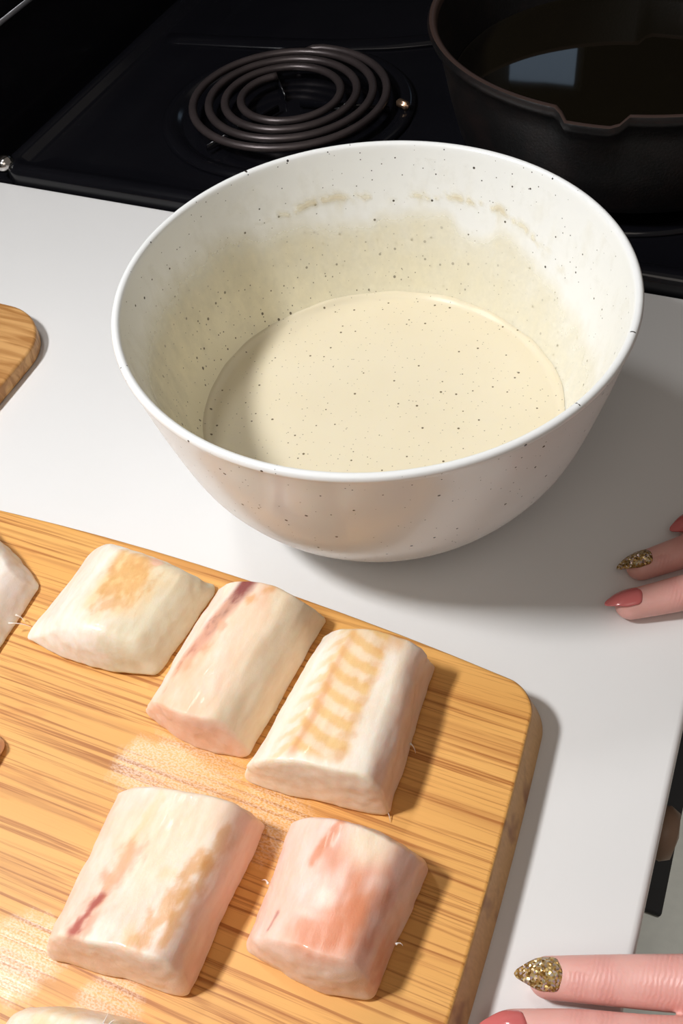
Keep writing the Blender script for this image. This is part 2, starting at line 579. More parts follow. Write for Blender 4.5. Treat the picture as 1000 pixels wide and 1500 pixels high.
# ------------------------------------------------------------------ cast-iron pan with oil
PX, PY, PZ = 0.055, 0.338, T + 0.0200
pan = empty('cast_iron_pan', (PX, PY, PZ))
tag(pan, 'deep black cast iron pan with pouring lip on the stove', 'pan')


def spout(r, z, a):
    f = sstep(0.05, 0.078, z)
    g = 0.0
    for c in (-math.pi / 2 - 0.01, math.pi / 2 - 0.01):
        d = (a - c + math.pi) % (2 * math.pi) - math.pi
        g += 1 - sstep(0.095, 0.155, abs(d))
    return r + f * g * 0.0085, z - f * g * 0.003


pv, pf = lathe([(0, 0.0), (0.108, 0.0), (0.114, 0.002), (0.118, 0.008), (0.124, 0.030), (0.1300, 0.058), (0.1335, 0.0700), (0.1372, 0.0725),
                (0.1385, 0.0760), (0.1372, 0.0785)], 180, spout)
mesh_obj('body', pv, pf, M['iron'], pan)
pv, pf = lathe([(0.1372, 0.0785), (0.1350, 0.0790), (0.1328, 0.0778), (0.1318, 0.0745)], 180, spout)
mesh_obj('rim', pv, pf, M['rim_iron'], pan)
pv, pf = lathe([(0.1318, 0.0745), (0.1270, 0.055), (0.1215, 0.030), (0.116, 0.011), (0.110, 0.006), (0, 0.005)], 180,
               lambda r, z, a: spout(r, z, a))
mesh_obj('inner_wall', pv, pf, M['iron'], pan)
hp = [Vector(p) for p in catmull([(0.130, 0.02, 0.066), (0.165, 0.035, 0.070), (0.21, 0.055, 0.072), (0.26, 0.078, 0.072), (0.278, 0.086, 0.071)], 6)]
hr = [(0.020 - 0.008 * math.sin(math.pi * min(1, i / (len(hp) - 1) * 1.15)), 0.006) for i in range(len(hp))]
hv, hf = tube(hp, hr, 16)
mesh_obj('handle', hv, hf, M['iron'], pan)
ov, of = lathe([(0, 0.0), (0.06, 0.0), (0.110, 0.0), (0.1205, 0.0003), (0.1220, 0.0010)], 128)
oil = mesh_obj('cooking_oil', ov, of, M['oil'], loc=(PX, PY, PZ + 0.034))
tag(oil, 'dark shiny cooking oil lying in the cast iron pan', 'oil')

# ------------------------------------------------------------------ bowl and batter
bowl = empty('mixing_bowl', (0, 0, T))
tag(bowl, 'white speckled ceramic mixing bowl holding batter', 'bowl')
outer = [(0.056, 0.0035), (0.061, 0.0045), (0.068, 0.0085), (0.0772, 0.0165), (0.0862, 0.0275), (0.0935, 0.0380), (0.0998, 0.050),
         (0.1033, 0.060), (0.1060, 0.070), (0.1085, 0.080), (0.1108, 0.090), (0.1130, 0.100), (0.1150, 0.110), (0.1166, 0.1170)]
rim = [(0.1172, 0.1190), (0.1166, 0.1206), (0.1152, 0.1212), (0.1138, 0.1206), (0.1130, 0.1190)]
inner = [(0.1122, 0.1150), (0.1106, 0.107), (0.1085, 0.097), (0.1062, 0.087), (0.1036, 0.077), (0.1007, 0.067), (0.0973, 0.057),
         (0.0930, 0.047), (0.0873, 0.037), (0.0800, 0.0275), (0.070, 0.0185), (0.054, 0.0118), (0.030, 0.0095), (0, 0.009)]
bp = [(0, 0.0035), (0.050, 0.0035)] + catmull(outer + rim + inner, 4)
bv, bf = lathe(bp, 160)
mesh_obj('bowl_wall', bv, bf, M['bowl'], bowl)
fv, ff = lathe([(0.048, 0.004), (0.049, 0.0), (0.0535, 0.0), (0.0560, 0.0015), (0.0565, 0.0045)], 96)
mesh_obj('foot_ring', fv, ff, M['foot'], bowl)


def inner_r(z):
    P = inner
    for (r0, z0), (r1, z1) in zip(P[:-1], P[1:]):
        if z1 <= z <= z0:
            return r1 + (r0 - r1) * (z - z1) / (z0 - z1)
    return P[0][0]


bat = empty('batter', (0, 0, T))
tag(bat, 'thick cream batter with pepper specks in the white bowl', 'batter')
ZB = 0.0420
vs, fs = [], []
RB = inner_r(ZB) - 0.0002
nr, na = 40, 160
for i in range(nr + 1):
    f = (i / nr)
    f = 1 - (1 - f) ** 1.6
    for k in range(na):
        a = 2 * math.pi * k / na
        r = RB * f
        p = Vector((r * math.cos(a), r * math.sin(a), 0))
        z = ZB + 0.0005 * noise.noise(p * 26) * (1 - f) + 0.0024 * sstep(0.955, 1.0, f) * (0.75 + 0.4 * noise.noise(p * 60))
        if i == nr: p = p.normalized() * (inner_r(z) - 0.0002)
        vs.append((p.x, p.y, z))
for i in range(nr):
    for k in range(na):
        fs.append([i * na + k, i * na + (k + 1) % na, (i + 1) * na + (k + 1) % na, (i + 1) * na + k])
mesh_obj('batter_surface', vs, fs, M['batter'], bat)

# smear of batter up the inside of the bowl
vs, fs, cover, tint = [], [], [], []
nz_, na = 60, 300
for i in range(nz_ + 1):
    z = ZB + 0.0005 + (0.1135 - ZB) * i / nz_
    for k in range(na):
        a = 2 * math.pi * k / na
        d = Vector((math.cos(a), math.sin(a), 0))
        n1 = noise.noise(d * 2.2 + Vector((3.1, 0, 0))); n2 = noise.noise(d * 6.0 + Vector((0, 7.7, 0)))
        n3 = noise.noise(d * 17.0 + Vector((5, 1, 0)))
        # tide line: along the far side of the bowl only, dropping toward the right
        ang = math.degrees(a) % 360
        top = 0.0945 + 0.0022 * n1 + 0.0030 * n2 + 0.0014 * n3
        top -= 0.013 * ((1 - sstep(45, 78, ang)) if ang < 180 else sstep(215, 285, ang))
        back = sstep(38, 60, ang) * (1 - sstep(140, 158, ang))
        left = math.exp(-(((ang - 185 + 180) % 360 - 180) / 60) ** 2)
        right = math.exp(-(((ang - 10 + 180) % 360 - 180) / 55) ** 2)
        gap = 0.008 * sstep(-0.1, 0.45, noise.noise(d * 3.3 + Vector((0, 0, 9.0)))) * back
        edge = top - 0.006 - gap + 0.010 * left
        body = 0.58 + 0.36 * (1 - sstep(ZB, edge, z))
        body *= 1 - sstep(edge - 0.010 - 0.012 * left, edge + 0.002 + 0.006 * left, z)
        body *= 0.80 + 0.35 * left - 0.35 * right
        n4 = noise.noise(d * 42.0 + Vector((2, 4, z * 300)))
        brk = sstep(-0.25, 0.45, n3 * 0.8 + n2 * 0.7 + n4 * 0.7 + 0.05)
        line = math.exp(-((z - top) / (0.0010 + 0.0014 * brk)) ** 2) * brk * back
        drip = 0.30 * sstep(0.2, 0.55, n3) * sstep(top - 0.016, top, z) * (1 - sstep(top, top + 0.002, z)) * back
        c = max(body, line * 0.55, drip)
        c *= 1 - sstep(0.106, 0.1125, z)
        r = inner_r(z) - 0.00035 - 0.0004 * line
        vs.append((d.x * r, d.y * r, z)); cover.append(c); tint.append(min(1, line * 0.45 * sstep(-0.1, 0.5, n2 + 0.3 * n3)))
for i in range(nz_):
    for k in range(na):
        fs.append([i * na + k, i * na + (k + 1) % na, (i + 1) * na + (k + 1) % na, (i + 1) * na + k])
sm = mesh_obj('smear', vs, fs, M['film'], bat)
for nm, arr in (('cover', cover), ('tint', tint)):
    at = sm.data.attributes.new(nm, 'FLOAT', 'POINT'); at.data.foreach_set('value', arr)

# ------------------------------------------------------------------ cutting board
BZ = 0.0190
def slab(name, outline, h, mats, parent=None, loc=(0, 0, 0), rnd=0.004, draft=0.0):
    """thick plate with rounded upper and lower edge; material 1 on the sides"""
    n = len(outline)
    pts = [Vector((x, y, 0)) for x, y in outline]
    nor = []
    for k in range(n):
        d = (pts[(k + 1) % n] - pts[k - 1]).normalized(); nor.append(Vector((d.y, -d.x, 0)))
    rings = []
    steps = 5
    for k in range(steps + 1):
        a = math.pi / 2 * k / steps
        rings.append((rnd * 0.5 * (1 - math.sin(a)), rnd * 0.5 * (1 - math.cos(a))))
    for k in range(steps + 1):
        a = math.pi / 2 * k / steps
        rings.append((rnd * 0.45 * (1 - math.cos(a)) + draft, h - rnd * 0.45 * (1 - math.sin(a))))
    vs, fs = [], []
    for (ins, z) in rings:
        for k in range(n):
            p = pts[k] - nor[k] * ins; vs.append((p.x, p.y, z))
    for j in range(len(rings) - 1):
        for k in range(n):
            fs.append([j * n + k, j * n + (k + 1) % n, (j + 1) * n + (k + 1) % n, (j + 1) * n + k])
    ns = len(fs)
    fs.append([(len(rings) - 1) * n + k for k in range(n)])
    fs.append([k for k in range(n)][::-1])
    o = mesh_obj(name, vs, fs, mats[0], parent, True, loc)
    if len(mats) > 1:
        o.data.materials.append(mats[1])
        for i in range(ns):
            j = i // n
            if j < len(rings) - 3: o.data.polygons[i].material_index = 1
        o.data.polygons[ns].use_smooth = False
    return o


def rounded(x0, x1, y0, y1, R, bowx=0.0, bowy=0.0, n=16, m=14):
    pts = []
    cx, cy = (x0 + x1) / 2, (y0 + y1) / 2
    corners = ((x1 - R, y0 + R, -90), (x1 - R, y1 - R, 0), (x0 + R, y1 - R, 90), (x0 + R, y0 + R, 180))
    for ci, (ax, ay, a0) in enumerate(corners):
        for k in range(n + 1):
            a = math.radians(a0 + 90 * k / n)
            pts.append([ax + R * math.cos(a), ay + R * math.sin(a)])
        nx = corners[(ci + 1) % 4]
        s = pts[-1]; a = math.radians(nx[2]); e = [nx[0] + R * math.cos(a), nx[1] + R * math.sin(a)]
        for k in range(1, m):
            pts.append([s[0] + (e[0] - s[0]) * k / m, s[1] + (e[1] - s[1]) * k / m])
    for p in pts:
        tx = (p[0] - cx) / (x1 - x0) * 2; ty = (p[1] - cy) / (y1 - y0) * 2
        p[0] += bowx * (1 - ty * ty) * (1 if tx > 0 else -1) * abs(tx) ** 2
        p[1] += bowy * (1 - tx * tx) * (1 if ty > 0 else -1) * abs(ty) ** 2
    return pts


cb = slab('cutting_board', rounded(-0.285, 0.1185, -0.400, -0.1120, 0.017, 0.0055, 0.0135), BZ, (M['bamboo'], M['edge']), loc=(0, 0, T), rnd=0.0042, draft=0.0050)
tag(cb, 'bamboo cutting board with rounded corners under the raw fish', 'cutting board')
wb = slab('wooden_board', rounded(-0.445, -0.2370, -0.105, 0.0450, 0.036, 0.002, 0.002), 0.011, (M['wood'],), loc=(0, 0, T), rnd=0.0045)
tag(wb, 'small plain wooden board with rounded corner on the bare worktop', 'wooden board')

# ------------------------------------------------------------------ fish pieces
WHITE = lin(248, 236, 224); CREAM = lin(246, 228, 202); PEACH = lin(249, 210, 182); PINK = lin(249, 203, 182)
GREY = lin(230, 219, 194); YEL = lin(238, 199, 128); TAN = lin(222, 164, 98); ORANGE = lin(222, 150, 108)
RED = lin(176, 74, 66); MAROON = lin(132, 50, 54)


def fish_piece(base, top, H, rads, crown, bow, seed, paint, label, fibres=(), rough=0.0004):
    """base/top: FL, FR, BR, BL corners (mm); H: heights of the top corners (mm).
    u runs across, v from the near cut face to the far one, w upward."""
    nu, nv, nw = 64, 80, 26
    ks = 0.9894                      # the pieces lie on the upper face of the 19 mm board
    base = [(144.9 + (x - 144.9) * ks, -327.6 + (y + 327.6) * ks) for x, y in base]
    top = [(144.9 + (x - 144.9) * ks, -327.6 + (y + 327.6) * ks) for x, y in top]
    cx = sum(p[0] for p in base) / 4; cy = sum(p[1] for p in base) / 4
    L = Vector((0.5 * (base[1][0] - base[0][0] + base[2][0] - base[3][0]),
                0.5 * (base[3][1] - base[0][1] + base[2][1] - base[1][1]), sum(H) / 4))
    rx, ry, rz = rads
    bm = {}
    vs, fs, cols = [], [], []
    sd = Vector((seed * 7.31, seed * 3.17, seed * 1.93))

    def vert(i, j, k):
        key = (i, j, k)
        if key in bm: return bm[key]
        p = Vector((L.x * i / nu, L.y * j / nv, L.z * k / nw))
        upw = sstep(0.0, 0.7, k / nw)
        rr = Vector((rx * (0.45 + 0.55 * upw), ry, rz if k > nw / 2 else min(rz, 3.0)))
        q = Vector([min(max(p[t], rr[t]), L[t] - rr[t]) for t in range(3)])
        d = Vector([(p[t] - q[t]) / rr[t] for t in range(3)])
        if d.length > 1e-6:
            d.normalize(); p = q + Vector([d[t] * rr[t] for t in range(3)])
        u, v, w = p.x / L.x, p.y / L.y, p.z / L.z
        def bil(c, t):
            return (c[0][t] * (1 - u) + c[1][t] * u) * (1 - v) + (c[3][t] * (1 - u) + c[2][t] * u) * v
        h = (H[0] * (1 - u) + H[1] * u) * (1 - v) + (H[3] * (1 - u) + H[2] * u) * v
        X = bil(base, 0) * (1 - w) + bil(top, 0) * w
        Y = bil(base, 1) * (1 - w) + bil(top, 1) * w
        Z = h * w
        Z += crown * w * w * (1 - (2 * u - 1) ** 2)
        Y -= bow[0] * math.sin(math.pi * u) * (1 - v) ** 2
        Y += bow[1] * math.sin(math.pi * u) * v ** 2
        P = Vector((X, Y, Z))
        o = P - Vector((cx, cy, 0))
        lump = Vector((noise.noise(o * 0.055 + sd), noise.noise(o * 0.055 + sd + Vector((9, 0, 0))), noise.noise(o * 0.06 + sd + Vector((0, 9, 0)))))
        fine = noise.noise(Vector((o.x * 0.30, o.y * 0.12, o.z * 0.30)) + sd) * 0.45
        tear = noise.noise(o * 0.22 + sd * 2) * rough * 1000 * (0.2 + 0.8 * (abs(2 * v - 1) ** 8 + abs(2 * u - 1) ** 8))
        wz = sstep(0.0, 0.25, w)
        P += Vector((lump.x * 1.1 + tear, lump.y * 1.1 + tear, (lump.z * 0.8 + fine * 0.5) * wz))
        P.z = max(P.z, 0.15)
        bm[key] = len(vs)
        vs.append(((P.x - cx) / 1000, (P.y - cy) / 1000, P.z / 1000))
        cols.append(paint(u, v, w, o, sd))
        return bm[key]

    def quad(a, b, c, d): fs.append([vert(*a), vert(*b), vert(*c), vert(*d)])
    for i in range(nu):
        for j in range(nv):
            quad((i, j, nw), (i + 1, j, nw), (i + 1, j + 1, nw), (i, j + 1, nw))
            quad((i, j, 0), (i, j + 1, 0), (i + 1, j + 1, 0), (i + 1, j, 0))
        for k in range(nw):
            quad((i, 0, k), (i + 1, 0, k), (i + 1, 0, k + 1), (i, 0, k + 1))
            quad((i, nv, k), (i, nv, k + 1), (i + 1, nv, k + 1), (i + 1, nv, k))
    for j in range(nv):
        for k in range(nw):
            quad((0, j, k), (0, j, k + 1), (0, j + 1, k + 1), (0, j + 1, k))
            quad((nu, j, k), (nu, j + 1, k), (nu, j + 1, k + 1), (nu, j, k + 1))
    o = mesh_obj('fish_fillet_piece', vs, fs, M['fish'], loc=(cx / 1000, cy / 1000, T + BZ))
    at = o.data.color_attributes.new('flesh', 'FLOAT_COLOR', 'POINT')
    flat = []
    for c in cols: flat += [c[0], c[1], c[2], 1.0]
    at.data.foreach_set('color', flat)
    tag(o, label, 'fish', 'raw fish pieces on the bamboo board')
    for (x, y, z, dx, dy, dz) in fibres:
        x = 144.9 + (x - 144.9) * ks - cx; y = -327.6 + (y + 327.6) * ks - cy
        pp = [Vector((x + dx * t, y + dy * t + 0.8 * math.sin(3 * t), z + dz * t)) / 1000 for t in (0, 0.25, 0.5, 0.75, 1.0)]
        tv, tf = tube(pp, [(r_ / 1000, r_ / 1000) for r_ in (0.5, 0.30, 0.22, 0.16, 0.07)], 8)
        fb = mesh_obj('torn_fibre', tv, tf, M['fish'], o)
        fa = fb.data.color_attributes.new('flesh', 'FLOAT_COLOR', 'POINT')
        fa.data.foreach_set('color', [WHITE[0], WHITE[1], WHITE[2], 1.0] * len(tv))
    return o


def nz(o, s, sd, k=0.0):
    p = Vector((o.x * s, o.y * s * 0.6, o.z * s)) + sd + Vector((k, -k, k * 0.5))
    return noise.noise(p) + 0.5 * noise.noise(p * 2.3) + 0.3 * noise.noise(p * 5.1)


def blob(u, v, cu, cv, ru, rv, n=0.0):
    d = math.hypot((u - cu) / ru, (v - cv) / rv) + n
    return 1 - sstep(0.15, 1.25, d)


def streak(u, v, u0, v0, u1, v1, wd, n=0.0):
    du, dv = u1 - u0, v1 - v0
    t = ((u - u0) * du + (v - v0) * dv) / (du * du + dv * dv)
    tc = max(0.0, min(1.0, t))
    d = math.hypot(u - u0 - du * tc, v - v0 - dv * tc) / wd + n
    return 1 - sstep(0.10, 1.35, d)


def p_one(u, v, w, o, sd):          # white cut flank, tan streaked middle, greyish right
    n = nz(o, 0.08, sd); f = nz(o, 0.3, sd, 4)
    c = mixc(WHITE, GREY, sstep(0.45, 0.75, u + 0.15 * n))
    t = blob(u, v, 0.38 + 0.12 * v, 0.62, 0.32, 0.52, 0.5 * n) * sstep(0.5, 0.9, w)
    c = mixc(c, YEL, 0.85 * t)
    for k in range(4):
        s = streak(u, v, 0.34 - 0.02 * k, 0.34 + 0.15 * k, 0.60 + 0.04 * (k % 2), 0.44 + 0.17 * k, 0.10, 1.1 * f)
        c = mixc(c, TAN, 0.50 * s * sstep(0.5, 0.9, w))
    c = mixc(c, PINK, 0.8 * blob(u, v, 0.62, 0.93, 0.07, 0.05, f))
    return mixc(c, WHITE, 0.8 * (1 - sstep(0.10, 0.24, u + 0.04 * n)))


def p_two(u, v, w, o, sd):          # dark red seam along the left shoulder
    n = nz(o, 0.08, sd); f = nz(o, 0.28, sd, 4)
    c = mixc(WHITE, PEACH, max(0, min(1, 0.8 + 0.4 * n)))
    c = mixc(c, CREAM, sstep(0.55, 0.9, u + 0.1 * n))
    um = 0.13 + 0.23 * v ** 1.3
    d = abs(u - um + 0.02 * f) / (0.060 + 0.075 * v)
    t = (1 - sstep(0.3, 1.3, d)) * sstep(0.05, 0.35, v + 0.15 * f) * sstep(0.3, 0.6, w)
    c = mixc(c, mixc(ORANGE, mixc(RED, MAROON, sstep(0.5, 0.8, v + 0.2 * f)), sstep(0.15, 0.50, v)), t * (0.74 + 0.18 * sstep(0.3, 0.8, v)))
    for cv_, cu_ in ((0.30, 0.24), (0.44, 0.30), (0.62, 0.37), (0.84, 0.50), (0.95, 0.62)):
        c = mixc(c, ORANGE if cv_ < 0.7 else TAN, 0.75 * blob(u, v, cu_, cv_, 0.075, 0.05, 0.6 * f))
    c = mixc(c, PEACH, 0.5 * streak(u, v, 0.16, 0.03, 0.30, 0.75, 0.12, f))
    c = mixc(c, WHITE, 0.7 * (1 - sstep(um - 0.13, um - 0.05, u)))
    return mixc(c, PINK, 0.75 * (1 - sstep(0.0, 0.05, v)))


def p_three(u, v, w, o, sd):        # herringbone ribs
    n = nz(o, 0.08, sd); f = nz(o, 0.3, sd, 4)
    c = mixc(WHITE, CREAM, 0.35 + 0.4 * n)
    sp = 0.30 + 0.02 * f
    band = sstep(sp - 0.10, sp, u) * (1 - sstep(0.66, 0.74, u + 0.03 * n)) * sstep(0.04, 0.12, v) * sstep(0.6, 0.9, w)
    ph = (v * 7.6 + (u - sp) * 2.2 - 3.2 * (u - sp - 0.2) ** 2) + 0.14 * f
    rib = 0.5 + 0.5 * math.cos(2 * math.pi * ph)
    y = band * (0.40 + 0.50 * sstep(0.15, 0.85, rib))
    c = mixc(c, mixc(YEL, TAN, 0.25), 0.95 * y)
    lph = (v * 7.6 - (u - sp) * 5.5) + 0.1 * f
    lr = sstep(0.3, 0.9, 0.5 + 0.5 * math.cos(2 * math.pi * lph))
    c = mixc(c, YEL, 0.5 * lr * sstep(0.10, 0.22, u) * (1 - sstep(sp - 0.03, sp, u)) * sstep(0.6, 0.9, w))
    spine = (1 - sstep(0.005, 0.060, abs(u - sp - 0.02 + 0.02 * n))) * sstep(0.02, 0.1, v) * (1 - sstep(0.55, 0.95, v) * 0.5) * sstep(0.6, 0.9, w)
    c = mixc(c, mixc(TAN, ORANGE, 0.5), 0.60 * spine)
    for k in range(7):
        c = mixc(c, TAN, 0.45 * blob(u, v, 0.66 + 0.01 * (k % 2), 0.12 + 0.125 * k, 0.07, 0.05, 0.7 * f) * sstep(0.6, 0.9, w))
    c = mixc(c, TAN, 0.6 * blob(u, v, 0.78, 0.95, 0.12, 0.09, 0.5 * n))
    c = mixc(c, PINK, 0.5 * sstep(0.86, 0.98, u + 0.03 * f))
    return mixc(c, CREAM, 0.6 * (1 - sstep(0.0, 0.05, v)))


def p_four(u, v, w, o, sd):         # red nick near the front left
    n = nz(o, 0.08, sd); f = nz(o, 0.28, sd, 4)
    c = mixc(PINK, WHITE, 0.55 + 0.5 * n)
    c = mixc(c, CREAM, 0.8 * blob(u, v, 0.55, 0.70, 0.45, 0.45, 0.3 * n))
    c = mixc(c, YEL, 0.35 * streak(u, v, 0.36, 0.95, 0.30, 0.35, 0.05, 0.8 * f))
    c = mixc(c, ORANGE, 0.55 * streak(u, v, 0.23, 0.04, 0.36, 0.55, 0.11, 0.7 * f))
    c = mixc(c, RED, 0.85 * streak(u, v, 0.205, 0.06, 0.285, 0.30, 0.042, 0.9 * f))
    c = mixc(c, TAN, 0.75 * streak(u, v, 0.74, 0.08, 0.86, 0.62, 0.075, 0.9 * f))
    c = mixc(c, TAN, 0.65 * streak(u, v, 0.88, 0.12, 0.93, 0.80, 0.05, 0.9 * f))
    c = mixc(c, YEL, 0.40 * blob(u, v, 0.66, 0.10, 0.09, 0.10, 0.5 * f))
    c = mixc(c, YEL, 0.35 * blob(u, v, 0.70, 0.48, 0.07, 0.07, 0.5 * f))
    c = mixc(c, PINK, 0.5 * sstep(0.88, 1.0, u))
    return mixc(c, mixc(CREAM, PINK, 0.4), 0.7 * (1 - sstep(0.0, 0.05, v)))


def p_five(u, v, w, o, sd):         # strongly pink with an orange stain
    n = nz(o, 0.08, sd); f = nz(o, 0.28, sd, 4)
    c = mixc(PINK, lin(246, 216, 204), 0.5 + 0.6 * n)
    OR = lin(226, 148, 110)
    c = mixc(c, OR, 0.95 * blob(u, v, 0.76, 0.36, 0.22, 0.40, 0.6 * n))
    c = mixc(c, OR, 0.7 * blob(u, v, 0.50, 0.20, 0.28, 0.16, 0.6 * n))
    c = mixc(c, OR, 0.6 * blob(u, v, 0.42, 0.68, 0.14, 0.26, 0.6 * n))
    c = mixc(c, OR, 0.8 * streak(u, v, 0.42, 1.0, 0.30, 0.62, 0.045, 0.6 * f))
    c = mixc(c, WHITE, 0.65 * blob(u, v, 0.50, 0.43, 0.14, 0.09, 0.5 * n))
    c = mixc(c, CREAM, 0.75 * blob(u, v, 0.66, 0.88, 0.20, 0.20, 0.4 * n))
    c = mixc(c, WHITE, 0.50 * blob(u, v, 0.40, 0.28, 0.16, 0.05, 0.4 * n))
    c = mixc(c, RED, 0.6 * streak(u, v, 0.10, 0.10, 0.13, 0.24, 0.016, 0.5 * f))
    return mixc(c, lin(240, 212, 190), 0.6 * (1 - sstep(0.0, 0.05, v)))


def p_plain(a, b, stain):
    def f_(u, v, w, o, sd):
        n = nz(o, 0.08, sd); f = nz(o, 0.3, sd, 4)
        c = mixc(a, b, max(0, min(1, 0.5 + 0.9 * n)))
        return mixc(c, YEL, stain * blob(u, v, 0.45, 0.8, 0.22, 0.3, 0.6 * f))
    return f_


F = fish_piece
F([(-118, -168), (-45, -166), (-40, -111), (-113, -109)], [(-94, -163), (-52, -161), (-49, -118), (-97, -114)], (20, 17, 17, 18), (7, 8, 8),
  3.0, (5, 1), 1, p_one, 'raw fish piece with white flank and tan streaks, beside the red-seamed piece')
F([(-43, -182), (10.5, -187), (15.5, -111), (-41, -113)], [(-35, -182), (4, -184), (9, -117), (-33, -121)], (18, 22, 22, 21), (11, 2, 10),
  5.0, (4.5, 2), 2, p_two, 'raw fish piece with a dark red seam, between streaked and ribbed pieces')
F([(12.5, -197), (74, -190), (69, -119), (18, -123)], [(17, -194), (70, -187), (65, -124), (23, -128)], (21, 26, 26, 22), (8.5, 2.2, 9),
  3.0, (0.5, 2), 3, p_three, 'raw fish piece with yellow herringbone rib marks on top',
  [(72, -188, 3, 2.5, -3, -2.4), (72, -160, 8, 3, -2, -3)])
F([(-28, -284), (30, -277), (30, -208), (-32, -217)], [(-23, -280), (26, -273), (27, -213), (-27, -222)], (18, 24, 25, 20), (9, 2.2, 9.5),
  3.5, (0.5, 3), 4, p_four, 'large pale raw fish piece with a small red nick')
F([(41, -255), (92, -256), (96, -201), (38, -205)], [(47, -252), (87, -251), (91, -206), (43, -208)], (15, 24, 25, 21), (10, 2.8, 11),
  5.0, (3, 3), 5, p_five, 'strongly pink raw fish piece with an orange stain',
  [(41.5, -232, 9, -3.5, 1, -3), (94, -236, 12, 2.5, 0.5, -1)])
F([(-188, -182), (-122, -186), (-124, -139), (-182, -114)], [(-180, -178), (-129, -180), (-131, -144), (-176, -121)], (16, 14, 14, 16), (8, 4, 7),
  3.0, (1, 2), 6, p_plain(lin(236, 222, 212), WHITE, 0.0), 'pale raw fish piece beside the tan-streaked piece',
  [(-123, -166, 8, 9, 3, -3), (-124, -160, 6, 5, -1, -3)])
F([(-160, -278), (-92, -268), (-90, -214), (-152, -208)], [(-152, -272), (-98, -262), (-96, -220), (-146, -214)], (18, 16, 16, 18), (9, 5, 8),
  4.0, (2, 2), 7, p_plain(PINK, WHITE, 0.1), 'pinkish raw fish piece across bare bamboo from the red-nicked piece')
F([(-26, -362), (28, -352), (25, -289), (-27, -301)], [(-20, -357), (23, -348), (20, -293), (-22, -305)], (20, 20, 20, 19), (9, 4, 9),
  4.0, (1, 2), 8, p_plain(CREAM, WHITE, 0.5), 'cream raw fish piece in front of the red-nicked piece',
  [(12, -298, 20.5, 1, 4, 2.5), (13.5, -298, 20.5, 2.5, 3, 2)])
F([(40, -350), (92, -345), (84, -285), (34, -289)], [(45, -345), (86, -340), (79, -290), (39, -294)], (20, 20, 20, 19), (9, 4, 9),
  4.0, (1, 2), 9, p_plain(PEACH, WHITE, 0.2), 'raw fish piece in front of the orange-stained piece')


# ------------------------------------------------------------------ hands
def make_hand(name, loc, fingers, palm, label, voxel=0.0009):
    """fingers: list of joint lists [tip, dip, pip, mcp, into-palm] with radii; one remeshed continuous skin"""
    vs, fs = [], []
    def add(v, f):
        o = len(vs)
        vs.extend(v); fs.extend([[i + o for i in q] for q in f])
    joints = []
    for pts, rad in fingers:
        full = [list(p) + [r[0], r[1]] for p, r in zip(pts, rad)]
        cr_ = catmull(full, 8)
        path = [Vector(c[:3]) for c in cr_]; rr = [(c[3], c[4]) for c in cr_]
        # rounded end
        d = (path[0] - path[1]).normalized()
        r0 = rr[0]
        ext, er = [], []
        for k in range(6, 0, -1):
            a = math.pi / 2 * k / 6.2
            ext.append(path[0] + d * r0[0] * 0.95 * math.sin(a) + Vector((0, 0, -0.0012 * math.sin(a)))); er.append((r0[0] * math.cos(a), r0[1] * math.cos(a)))
        add(*tube(ext + path, er + rr, 20))
        joints.append((Vector(pts[1]), Vector(pts[2]), (Vector(pts[0]) - Vector(pts[2])).normalized()))
    for path, rr in palm:
        cr_ = catmull([list(p) + list(r) for p, r in zip(path, rr)], 6)
        add(*tube([Vector(c[:3]) for c in cr_], [(c[3], c[4]) for c in cr_], 28))
    me = bpy.data.meshes.new(name); me.from_pydata([tuple(v) for v in vs], [], fs); me.update()
    bm = bmesh.new(); bm.from_mesh(me); bmesh.ops.recalc_face_normals(bm, faces=bm.faces); bm.to_mesh(me); bm.free()
    tmp = bpy.data.objects.new('tmp', me); COL.objects.link(tmp)
    r = tmp.modifiers.new('r', 'REMESH'); r.mode = 'VOXEL'; r.voxel_size = voxel
    s = tmp.modifiers.new('s', 'SMOOTH'); s.factor = 0.5; s.iterations = 6
    dg = bpy.context.evaluated_depsgraph_get(); dg.update()
    new = bpy.data.meshes.new_from_object(tmp.evaluated_get(dg))
    bpy.data.objects.remove(tmp)
    new.name = name
    kn = []
    for v in new.vertices:
        best = 0.0
        for dip, pip, ax in joints:
            for c, wd in ((dip, 0.0045), (pip, 0.0085)):
                q = v.co - c
                if q.length < 0.020:
                    al = q.dot(ax)
                    best = max(best, math.exp(-(al / wd) ** 2) * sstep(-0.002, 0.006, q.z))
        kn.append(best)
    new.polygons.foreach_set('use_smooth', [True] * len(new.polygons))
    at = new.attributes.new('knuckle', 'FLOAT', 'POINT'); at.data.foreach_set('value', kn)
    new.materials.clear(); new.materials.append(M['skin'])
    root = bpy.data.objects.new(name, new); root.location = loc; link(root)
    tag(root, label, 'hand', 'hands leaning on the worktop')
    return root


